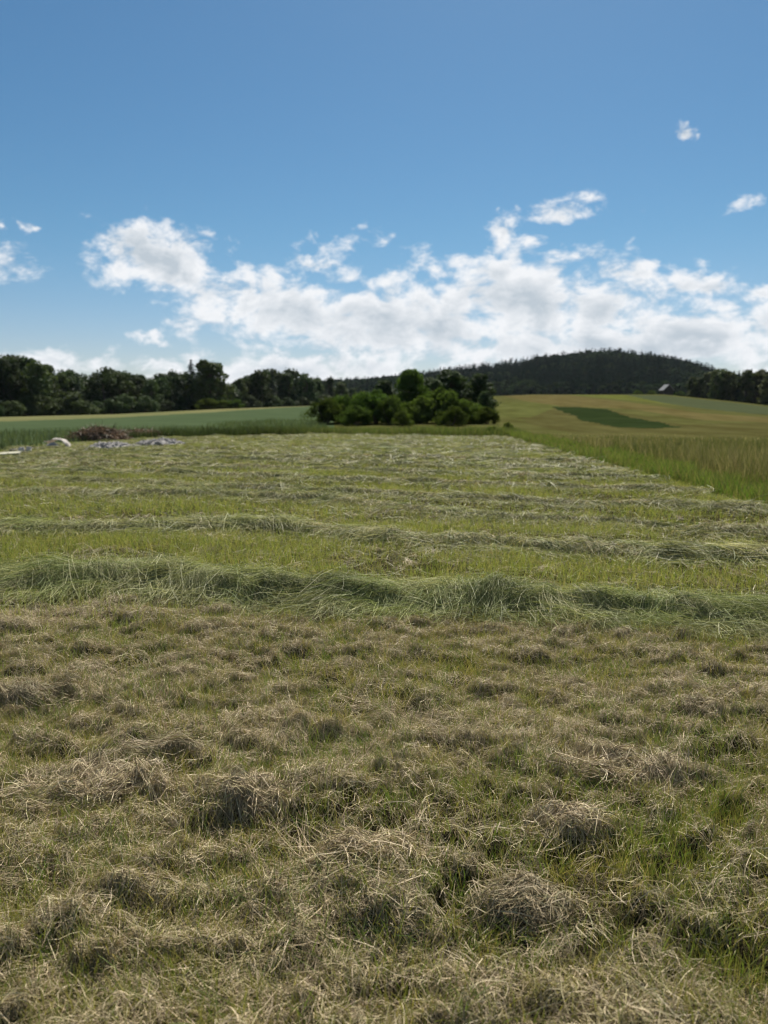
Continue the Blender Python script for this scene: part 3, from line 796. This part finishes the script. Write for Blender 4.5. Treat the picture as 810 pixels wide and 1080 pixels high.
mid('b', 521, 450, 44, 1.5, 'small dark bush on the field edge below the right end of the clump')
mid('b', 536, 446, 52, 1.2, 'small bush on the field edge right of the clump, among tall grass')

# --- forest on the hill: reads as one mass
def hill_forest():
    proto = []
    for k in range(4):
        (tv, tf), (cv, cf) = spruce(9, 10, 0.085, 0.20 + 0.03 * k); proto.append((cv, cf, 0))
    for k in range(4):
        (tv, tf), (cv, cf) = broadleaf(9, 10, 0.085, 0.1, 0.26, 0.15); proto.append((cv, cf, 1))
    n = 7600
    a0, a1 = az_el(230, 432)[0], az_el(930, 432)[0]
    az = a0 + (a1 - a0) * rng.random(n); r = np.sqrt(rng.random(n) * (985 ** 2 - 520 ** 2) + 520 ** 2)
    x = np.sin(az) * r; y = np.cos(az) * r; z = terrain(x, y)
    dec = fbm(x / 70, y / 70, 15) + rng.normal(0, 0.05, n) > 0.52
    H = (8.5 + 6.5 * rng.random(n)) * np.where(dec, 0.85, 1.0)
    Vs = []; Fs = []; Cs = []; off = 0
    th = rng.random(n) * 6.28
    for k, (cv, cf, typ) in enumerate(proto):
        idx = np.nonzero((dec == bool(typ)) & (np.arange(n) % 4 == k % 4))[0]
        c, s = np.cos(th[idx])[:, None], np.sin(th[idx])[:, None]
        X = (cv[None, :, 0] * c - cv[None, :, 1] * s) * H[idx][:, None] * 1.65 + x[idx][:, None]
        Y = (cv[None, :, 0] * s + cv[None, :, 1] * c) * H[idx][:, None] * 1.65 + y[idx][:, None]
        Z = cv[None, :, 2] * H[idx][:, None] + z[idx][:, None]
        Vs.append(np.stack([X, Y, Z], 2).reshape(-1, 3))
        Fs.append((cf[None] + (np.arange(len(idx)) * len(cv))[:, None, None]).reshape(-1, 4) + off)
        base = np.where(typ, 1, 0) * np.array([0.036, 0.056, 0.026]) + (1 - typ) * np.array([0.012, 0.026, 0.017])
        col = base[None] * (0.7 + 0.6 * rng.random((len(idx), 1)))
        Cs.append(np.repeat(col, len(cv), 0)); off += len(idx) * len(cv)
    me = mesh_np('hill_forest', np.concatenate(Vs), np.concatenate(Fs), M_forest, np.concatenate(Cs))
    tag(link('hill_forest', me), kind='stuff')
M_forest = leaf_mat('forest_leaves', trans=0.12, spec=0.0)
hill_forest()

# ------------------------------------------------------------------ small things at the left edge and the far barn
import bmesh
M_pale = leaf_mat('pale_sheet', (0.68, 0.63, 0.56), trans=0.45, spec=0.2, nscale=4.0, namp=0.2, boost=(1, 0.97, 0.92))
M_stone = earth_mat('pale_stone', [(0.35, (0.46, 0.41, 0.36)), (0.65, (0.70, 0.64, 0.57))], 8, bump=0.6)
M_dstone = earth_mat('grey_stone', [(0.35, (0.19, 0.17, 0.145)), (0.65, (0.33, 0.30, 0.25))], 8, bump=0.6)
M_board = earth_mat('pale_board', [(0.35, (0.40, 0.38, 0.28)), (0.65, (0.52, 0.50, 0.40))], 4, (0.2, 2, 1))
M_gravel = earth_mat('gravel', [(0.35, (0.22, 0.205, 0.19)), (0.65, (0.46, 0.435, 0.41)), (0.5, (0.33, 0.31, 0.29))], 14, bump=1.0, bscale=30)
M_heap = earth_mat('brown_earth', [(0.32, (0.05, 0.034, 0.022)), (0.66, (0.16, 0.10, 0.065)), (0.5, (0.09, 0.062, 0.04))], 2.2, bump=1.0, bscale=9)

def mound(name, px0, px1, py_base, h, depth, mat, seed, label, cat, rough, nstone=0, smat=None, twig=None):
    a = flat_hit(px0, py_base); b = flat_hit(px1, py_base)
    c = (a + b) / 2; hw = abs(b[0] - a[0]) / 2
    nx, ny = 70, 34
    u, v = np.meshgrid(np.linspace(-1, 1, nx), np.linspace(-1, 1, ny))
    X = c[0] + u * hw; Y = c[1] + depth / 2 + v * depth / 2
    q = np.hypot(u, v) * (0.85 + 0.3 * vnoise(u * 2.5 + seed, v * 2.5, seed))
    Z = h * np.clip(1 - q ** 2, 0, 1) ** 0.8 * (0.35 + 1.1 * fbm(u * 2.6 + seed, v * 2, seed, 4)) + rough * (vnoise(X * 9, Y * 9, seed) - 0.5) * (q < 1) - 0.04 * (q > 0.98)
    Z = Z + terrain(X, Y)
    V = np.stack([X - c[0], Y - c[1], Z], 2).reshape(-1, 3)
    i = np.arange(ny - 1)[:, None] * nx + np.arange(nx - 1)[None]
    F = np.stack([i, i + 1, i + nx + 1, i + nx], 2).reshape(-1, 4)
    e = empty(name, (c[0], c[1], 0.0), label, cat)
    link('heap', mesh_np('heap', V, F, mat, smooth=False), parent=e)
    if nstone:
        bm = bmesh.new()
        for k in range(nstone):
            j = random.randrange(len(V)); s = random.uniform(0.03, 0.085)
            m = bmesh.ops.create_icosphere(bm, subdivisions=1, radius=s)
            for vv in m['verts']:
                vv.co = Vector((vv.co.x * random.uniform(0.8, 1.3), vv.co.y * random.uniform(0.8, 1.2), vv.co.z * random.uniform(0.6, 1.0))) + Vector(V[j]) + Vector((0, 0, 0.01))
        me = bpy.data.meshes.new('loose_stones'); bm.to_mesh(me); bm.free()
        o = link('loose_stones', me, smat, parent=e); o['kind'] = 'stuff'
    if twig:
        S = Strips(); n = twig
        j = rng.integers(0, len(V), n); P0 = V[j] + rng.normal(0, 0.05, (n, 3)) * np.array([1, 1, 0])
        keep = np.hypot((P0[:, 0]) / hw, (P0[:, 1] - depth / 2) / (depth / 2)) < 0.95; P0 = P0[keep]; n = len(P0)
        d = rng.normal(0, 1, (n, 3)); d[:, 2] = np.abs(d[:, 2]) * 0.5 + 0.15; d /= np.linalg.norm(d, axis=1, keepdims=True)
        L = 0.15 + 0.35 * rng.random(n)
        t = np.linspace(0, 1, 3)
        P = P0[:, None] + d[:, None] * (L[:, None] * t[None])[..., None]; P[:, :, 2] -= (t ** 2)[None] * 0.10
        side = np.cross(d, rng.normal(0, 1, (n, 3))); side /= np.linalg.norm(side, axis=1, keepdims=True)
        S.add(P, side, 0.02 + 0.02 * rng.random(n), pick([(0.14, 0.085, 0.055), (0.20, 0.13, 0.09), (0.08, 0.055, 0.035), (0.26, 0.18, 0.13), (0.06, 0.08, 0.03)], n))
        o = link('dead_plants', S.mesh('dead_plants', M_hay), parent=e); o['kind'] = 'stuff'
mound('earth_heap', 58, 132, 466, 0.62, 2.2, M_heap, 4, 'dark brown heap of earth and dead plants behind the pale crumpled sheet', 'heap', 0.12, twig=1500)
mound('earth_heap', 118, 172, 461, 0.42, 2.0, M_heap, 9, 'lower brown heap tailing off right of the larger earth heap', 'heap', 0.10, twig=800)
mound('gravel_heap', 82, 140, 474, 0.22, 1.6, M_gravel, 14, 'low grey gravel heap at the field edge, the nearer of two', 'gravel heap', 0.07, 260, M_gravel)
mound('gravel_heap', 136, 190, 470.5, 0.25, 1.7, M_gravel, 19, 'grey gravel heap at the field edge right of the nearer gravel heap', 'gravel heap', 0.07, 260, M_gravel)

def stone(px, py, sx, sy, sz, mat, name, label, cat, seed):
    c = flat_hit(px, py); random.seed(seed)
    bm = bmesh.new(); bmesh.ops.create_icosphere(bm, subdivisions=3, radius=1)
    for v in bm.verts:
        n = float(vnoise(v.co.x * 1.7 + seed, v.co.y * 1.7 + v.co.z * 2.1, seed)) * 0.5 + 0.75
        p = v.co * n
        v.co = Vector((max(-0.8, min(0.8, p.x)) * sx, max(-0.8, min(0.8, p.y)) * sy, max(-0.75, min(0.8, p.z)) * sz))
    me = bpy.data.meshes.new(name); bm.to_mesh(me); bm.free()
    z = float(ground_z(c[0], c[1]))
    o = link(name, me, mat, loc=(c[0], c[1], z + sz * 0.55)); o.rotation_euler = (random.uniform(-0.2, 0.2), random.uniform(-0.2, 0.2), random.uniform(0, 3))
    tag(o, label, cat)
stone(15.5, 479.5, 0.16, 0.18, 0.14, M_dstone, 'stone', 'dark grey stone between the pale board and two pale stones', 'stone', 3)
stone(23, 479.8, 0.085, 0.12, 0.18, M_stone, 'stone', 'left one of two upright pale stones at the left edge', 'stone', 5)
stone(30.5, 479.5, 0.10, 0.12, 0.19, M_stone, 'stone', 'right one of two upright pale stones at the left edge', 'stone', 8)

def board():
    c = flat_hit(2, 481.5)
    bm = bmesh.new(); bmesh.ops.create_cube(bm, size=1)
    bmesh.ops.scale(bm, vec=(1.1, 0.2, 0.05), verts=bm.verts)
    bmesh.ops.bevel(bm, geom=list(bm.edges), offset=0.006, segments=1)
    me = bpy.data.meshes.new('board'); bm.to_mesh(me); bm.free()
    o = link('board', me, M_board, loc=(c[0], c[1], float(ground_z(*c)) + 0.08)); o.rotation_euler = (0.25, -0.06, 0.1)
    tag(o, 'pale flat board lying on the grass at the left edge', 'board')
board()

def sheet():
    """crumpled pale sheet: an arch of stiff plastic over a hollow, with a folded flap"""
    c = flat_hit(62, 472.5)
    nx, ny = 44, 26
    u, v = np.meshgrid(np.linspace(0, 1, nx), np.linspace(0, 1, ny))
    ang = np.pi * (1.0 - u * 0.97)
    X = np.cos(ang) * 0.52 + 0.05 * np.sin(v * 5); Z = np.sin(ang) ** 0.8 * 0.40 * (1 - 0.12 * v) + 0.14 * (fbm(u * 7, v * 5, 3) - 0.4)
    Z = Z - 0.18 * np.exp(-((u - 0.12) / 0.10) ** 2) * 0
    Z = np.where(u < 0.25, np.maximum(Z, 0.30 * (1 - v * 0.4)), Z)
    Y = (v - 0.5) * 0.7 + 0.12 * np.sin(u * 6) + 0.06 * (vnoise(u * 5, v * 5, 6) - 0.5)
    V = np.stack([X, Y, Z], 2).reshape(-1, 3)
    i = np.arange(ny - 1)[:, None] * nx + np.arange(nx - 1)[None]
    F = np.stack([i, i + 1, i + nx + 1, i + nx], 2).reshape(-1, 4)
    # lower fold lying in front
    u2, v2 = np.meshgrid(np.linspace(0, 1, 30), np.linspace(0, 1, 12))
    X2 = -0.38 + u2 * 0.62; Y2 = -0.50 + v2 * 0.35; Z2 = 0.03 + 0.20 * np.sin(np.pi * (0.15 + 0.8 * u2)) * np.sin(np.pi * (0.1 + 0.85 * v2)) + 0.06 * fbm(u2 * 6, v2 * 4, 8)
    V2 = np.stack([X2, Y2, Z2], 2).reshape(-1, 3)
    i2 = np.arange(11)[:, None] * 30 + np.arange(29)[None]
    F2 = np.stack([i2, i2 + 1, i2 + 31, i2 + 30], 2).reshape(-1, 4) + len(V)
    me = mesh_np('crumpled_sheet', np.concatenate([V, V2]), np.concatenate([F, F2]), M_pale, smooth=True)
    o = link('crumpled_sheet', me, loc=(c[0], c[1], float(ground_z(*c)) - 0.01))
    so = o.modifiers.new('thick', 'SOLIDIFY'); so.thickness = 0.025
    o.scale = (0.85, 0.85, 0.92)
    tag(o, 'pale crumpled sheet arched over a dark hollow before the brown heap', 'sheet')
sheet()

def barn():
    r = 292.0; p = at(702, r); z = topz(702, 405.5, r) - 3.6
    e = empty('barn', (p[0], p[1], z), 'small far barn with a pale metal roof below the wooded hill', 'barn')
    e.rotation_euler.z = R(100)
    Mw = earth_mat('barn_wood', [(0.35, (0.05, 0.04, 0.032)), (0.65, (0.10, 0.085, 0.07))], 2, (3, 3, 0.3))
    Mr = earth_mat('barn_roof', [(0.35, (0.20, 0.20, 0.20)), (0.65, (0.28, 0.28, 0.28))], 1.5, (4, 0.3, 1), bump=0.2)
    L, W, H, T = 2.6, 3.4, 2.0, 3.6
    vs = [(-L / 2, -W / 2, -1.5), (L / 2, -W / 2, -1.5), (L / 2, W / 2, -1.5), (-L / 2, W / 2, -1.5), (-L / 2, -W / 2, H), (L / 2, -W / 2, H), (L / 2, W / 2, H), (-L / 2, W / 2, H), (-L / 2, 0, T - 0.12), (L / 2, 0, T - 0.12)]
    fs = [(0, 1, 5, 4), (1, 2, 6, 9, 5), (2, 3, 7, 6), (3, 0, 4, 8, 7)]
    me = bpy.data.meshes.new('wall'); me.from_pydata(vs, [], fs); link('wall', me, Mw, parent=e)
    bm = bmesh.new()
    for s in (-1, 1):
        lo = Vector((0, s * (W / 2 + 0.5), H - 0.45)); hi = Vector((0, 0, T))
        q = [(-L / 2 - 0.4, lo), (L / 2 + 0.4, lo), (L / 2 + 0.4, hi), (-L / 2 - 0.4, hi)]
        f = bm.faces.new([bm.verts.new((a, b.y, b.z)) for a, b in q])
    bmesh.ops.recalc_face_normals(bm, faces=bm.faces)
    me = bpy.data.meshes.new('roof'); bm.to_mesh(me); bm.free()
    o = link('roof', me, Mr, parent=e); so = o.modifiers.new('thick', 'SOLIDIFY'); so.thickness = 0.12
    bm = bmesh.new(); bmesh.ops.create_cube(bm, size=1); bmesh.ops.scale(bm, vec=(0.08, 2.2, 2.6), verts=bm.verts); bmesh.ops.bevel(bm, geom=list(bm.edges), offset=0.01, segments=1)
    me = bpy.data.meshes.new('door'); bm.to_mesh(me); bm.free(); o = link('door', me, M_bark, parent=e, loc=(-L / 2 - 0.05, 0, 1.3))
barn()
for (px, top, lab) in [(672, 412, 'small bush on the crest below the wooded hill, left of the far barn'), (686, 412, 'bush on the crest close beside the far barn'), (716, 413, 'bush on the crest right of the far barn')]:
    r = 272; p = at(px, r); plant('bush', V_bush[1], p, max(1.6, topz(px, top, r) - float(terrain(*p))), 1.6, lab, 'bush', 'bushes near the far barn', 'stems', 'foliage')

# ------------------------------------------------------------------ air
def haze():
    bm = bmesh.new(); bmesh.ops.create_cube(bm, size=1)
    lo = Vector((-2700, -2700, -12)); hi = Vector((2700, 2700, 150))
    for v in bm.verts: v.co = Vector((lo[i] + (v.co[i] + 0.5) * (hi[i] - lo[i]) for i in range(3)))
    me = bpy.data.meshes.new('haze'); bm.to_mesh(me); bm.free()
    m, nt, out = new_mat('haze')
    v = nt.nodes.new('ShaderNodeVolumePrincipled'); v.inputs['Color'].default_value = (0.80, 0.88, 1.0, 1); v.inputs['Density'].default_value = HAZE; v.inputs['Anisotropy'].default_value = 0.2
    nt.links.new(v.outputs[0], out.inputs['Volume'])
    o = link('haze', me, m); tag(o, kind='stuff')
HAZE = 0.00003
haze()

# ------------------------------------------------------------------ sky with clouds, sun
SUN_EL, SUN_AZ = R(51), R(12)              # azimuth measured from the view direction (+Y) towards +X
SKY_STRENGTH = 0.050
def build_world():
    w = bpy.data.worlds.new('World'); SC.world = w; w.use_nodes = True
    nt = w.node_tree; nt.nodes.clear(); N = nt.nodes.new; L = nt.links.new
    out = N('ShaderNodeOutputWorld'); bg = N('ShaderNodeBackground'); bg.inputs['Strength'].default_value = SKY_STRENGTH
    L(bg.outputs[0], out.inputs['Surface'])
    sky = N('ShaderNodeTexSky'); sky.sky_type = 'NISHITA'; sky.sun_disc = False
    sky.sun_elevation = SUN_EL; sky.sun_rotation = SUN_AZ; sky.altitude = 300; sky.air_density = 1.0; sky.dust_density = 0.4; sky.ozone_density = 0.8
    def math_(op, a, b=None, c=None):
        n = N('ShaderNodeMath'); n.operation = op
        for i, q in enumerate((a, b, c)):
            if q is None: continue
            if isinstance(q, (int, float)): n.inputs[i].default_value = q
            else: L(q, n.inputs[i])
        return n.outputs[0]
    def vmath(op, a, b=None, c=None):
        n = N('ShaderNodeVectorMath'); n.operation = op
        for i, q in enumerate((a, b, c)):
            if q is None: continue
            if isinstance(q, tuple): n.inputs[i].default_value = q
            else: L(q, n.inputs[i])
        return n
    def smooth(v, a, b, lo=0.0, hi=1.0):
        n = N('ShaderNodeMapRange'); n.interpolation_type = 'SMOOTHSTEP'
        n.inputs[1].default_value = a; n.inputs[2].default_value = b; n.inputs[3].default_value = lo; n.inputs[4].default_value = hi
        L(v, n.inputs[0]); return n.outputs[0]
    tc = N('ShaderNodeTexCoord'); sx = N('ShaderNodeSeparateXYZ'); L(tc.outputs['Generated'], sx.inputs[0])
    az = math_('DEGREES', math_('ARCTAN2', sx.outputs[0], sx.outputs[1])) if False else math_('MULTIPLY', math_('ARCTAN2', sx.outputs[0], sx.outputs[1]), 57.2958)
    el = math_('MULTIPLY', math_('ARCSINE', sx.outputs[2]), 57.2958)
    cb = N('ShaderNodeCombineXYZ'); L(az, cb.inputs[0]); L(el, cb.inputs[1]); P0 = cb.outputs[0]
    def noise(vec, scale, detail, rough=0.55, color=False, dist=0.0):
        n = N('ShaderNodeTexNoise'); n.inputs['Scale'].default_value = scale; n.inputs['Detail'].default_value = detail; n.inputs['Roughness'].default_value = rough; n.inputs['Distortion'].default_value = dist
        L(vec, n.inputs['Vector']); return n.outputs['Color'] if color else n.outputs['Fac']
    warp = vmath('MULTIPLY', vmath('SUBTRACT', noise(P0, 0.35, 4, 0.6, True), (0.5, 0.5, 0.5)).outputs[0], (4.5, 2.6, 0)).outputs[0]
    P = vmath('ADD', P0, warp).outputs[0]
    blobs = [(168, 272, 66, 27, 1.3), (195, 288, 40, 18, 1.0), (125, 262, 28, 12, .55), (228, 308, 52, 24, .9), (300, 325, 110, 40, 1.05), (420, 340, 150, 50, 1.1), (540, 325, 120, 55, 1.1), (525, 283, 55, 24, .95), (645, 325, 90, 40, 1.0),
             (650, 290, 50, 14, .8), (730, 355, 140, 36, 1.1), (740, 300, 58, 13, .9), (800, 306, 45, 11, .75), (330, 277, 36, 9, .85), (362, 258, 36, 16, .46), (400, 262, 18, 12, .5), (598, 224, 48, 10, .78), (620, 213, 30, 8, .62),
             (535, 245, 24, 17, .8), (728, 145, 11, 8, .85), (787, 209, 14, 9, .55), (10, 278, 44, 20, .72), (6, 240, 16, 9, .68), (36, 237, 11, 6, .78), (160, 357, 28, 7, .82), (25, 383, 95, 15, .85), (330, 392, 200, 22, .95), (640, 365, 230, 34, 1.1), (590, 285, 25, 8, .6)]
    mask = None
    for (cx, cy, rx, ry, wt) in blobs:
        a, e = az_el(cx, cy); a = math.degrees(a); e = math.degrees(math.atan(e))
        sxx = FPX * 0.01745 * 1.0
        ra = rx / sxx * math.cos(R(a)) ** 2 * 1.25; re = ry / sxx * 1.25
        d = vmath('MULTIPLY_ADD', P, (1 / ra, 1 / re, 0), (-a / ra, -e / re, 0)).outputs[0]
        ln = vmath('LENGTH', d).outputs['Value']
        v = math_('MULTIPLY_ADD', ln, -wt * 0.8, wt)
        mask = v if mask is None else math_('SMOOTH_MAX', mask, v, 0.15)
    # other clouds away from the view
    gen = noise(tc.outputs['Generated'], 2.6, 5, 0.55)
    far = math_('SUBTRACT', math_('MULTIPLY', math_('ADD', smooth(gen, 0.5, 0.75), 1.0), smooth(math_('ABSOLUTE', az), 34, 45)), 1.0)
    mask = math_('MAXIMUM', mask, far)
    Ps = vmath('MULTIPLY', P0, (0.75, 1.25, 1)).outputs[0]
    f1 = noise(Ps, 0.42, 9, 0.62, dist=0.3)
    dens = math_('ADD', mask, math_('MULTIPLY', math_('SUBTRACT', f1, 0.5), 1.9))
    vo = N('ShaderNodeTexVoronoi'); vo.feature = 'SMOOTH_F1'; vo.inputs['Scale'].default_value = 0.62; vo.inputs['Detail'].default_value = 3.0; vo.inputs['Roughness'].default_value = 0.55; vo.inputs['Smoothness'].default_value = 0.6
    L(vmath('ADD', Ps, vmath('MULTIPLY', noise(Ps, 1.2, 4, 0.6, True), (0.8, 0.8, 0)).outputs[0]).outputs[0], vo.inputs['Vector'])
    bil = math_('SUBTRACT', 0.92, vo.outputs['Distance'])
    dens = math_('MULTIPLY_ADD', bil, 0.42, dens)
    alpha = smooth(dens, 0.22, 0.76)
    # brightness: thick hearts are grey, thin edges and sun-side tops white
    Ps2 = vmath('ADD', Ps, (0.12, 0.75, 0)).outputs[0]
    f2 = noise(Ps2, 0.42, 6, 0.6, dist=0.3)
    relief = math_('SUBTRACT', f1, f2)
    thick = smooth(dens, 0.55, 1.25)
    shade = math_('ADD', math_('MULTIPLY', thick, 0.85), math_('MULTIPLY', relief, -2.0))
    shade = math_('MULTIPLY_ADD', bil, -0.8, shade)
    cr = N('ShaderNodeValToRGB'); e = cr.color_ramp.elements
    e[0].position = 0.0; e[0].color = (1, 1, 1, 1); e[1].position = 0.85; e[1].color = (0.57, 0.635, 0.69, 1)
    L(shade, cr.inputs[0])
    csc = vmath('MULTIPLY', cr.outputs[0], (CLOUD, CLOUD * 1.02, CLOUD * 1.05)).outputs[0]
    hs = N('ShaderNodeHueSaturation'); hs.inputs['Saturation'].default_value = 1.12; hs.inputs['Value'].default_value = 1.0; 
    tl = N('ShaderNodeMix'); tl.data_type = 'RGBA'; tl.inputs[6].default_value = (0.84, 0.85, 1.0, 1); tl.inputs[7].default_value = (0.68, 0.885, 0.955, 1)
    L(smooth(el, 0.0, 13.0), tl.inputs[0])
    L(vmath('MULTIPLY', sky.outputs[0], tl.outputs[2]).outputs[0], hs.inputs['Color'])
    mx = N('ShaderNodeMix'); mx.data_type = 'RGBA'
    L(math_('MULTIPLY', alpha, smooth(el, -1.0, 2.0)), mx.inputs[0]); L(hs.outputs[0], mx.inputs[6]); L(csc, mx.inputs[7])
    L(mx.outputs[2], bg.inputs['Color'])
CLOUD = 11.0
build_world()
sl = bpy.data.lights.new('sun', 'SUN'); sl.energy = 5.0; sl.angle = R(0.53); sl.color = (1.0, 0.95, 0.86)
so = bpy.data.objects.new('sun', sl); COL.objects.link(so)
sd = Vector((math.sin(SUN_AZ) * math.cos(SUN_EL), math.cos(SUN_AZ) * math.cos(SUN_EL), math.sin(SUN_EL)))
so.rotation_euler = sd.to_track_quat('Z', 'Y').to_euler(); so.location = sd * 60

# ------------------------------------------------------------------ camera
cd = bpy.data.cameras.new('camera'); cam = bpy.data.objects.new('camera', cd); COL.objects.link(cam)
cam.location = (0, 0, CAM_H); cam.rotation_euler = (math.pi / 2 - PITCH, 0, 0)
cd.sensor_fit = 'VERTICAL'; cd.sensor_height = 36.0; cd.lens = 36.0 * FPX / 1080.0
cd.clip_start = 0.05; cd.clip_end = 6000
cd.dof.use_dof = True; cd.dof.focus_distance = 3.3; cd.dof.aperture_fstop = 2.6
SC.camera = cam
vs = SC.view_settings
vs.view_transform = 'Standard'; vs.look = 'None'; vs.exposure = 0.72; vs.gamma = 1.0; vs.use_curve_mapping = False
SC.cycles.max_bounces = 6; SC.cycles.diffuse_bounces = 2; SC.cycles.transmission_bounces = 3; SC.cycles.glossy_bounces = 2; SC.cycles.volume_bounces = 0
SC.cycles.use_denoising = True
SC.cycles.pixel_filter_type = 'BLACKMAN_HARRIS'; SC.cycles.filter_width = 1.0
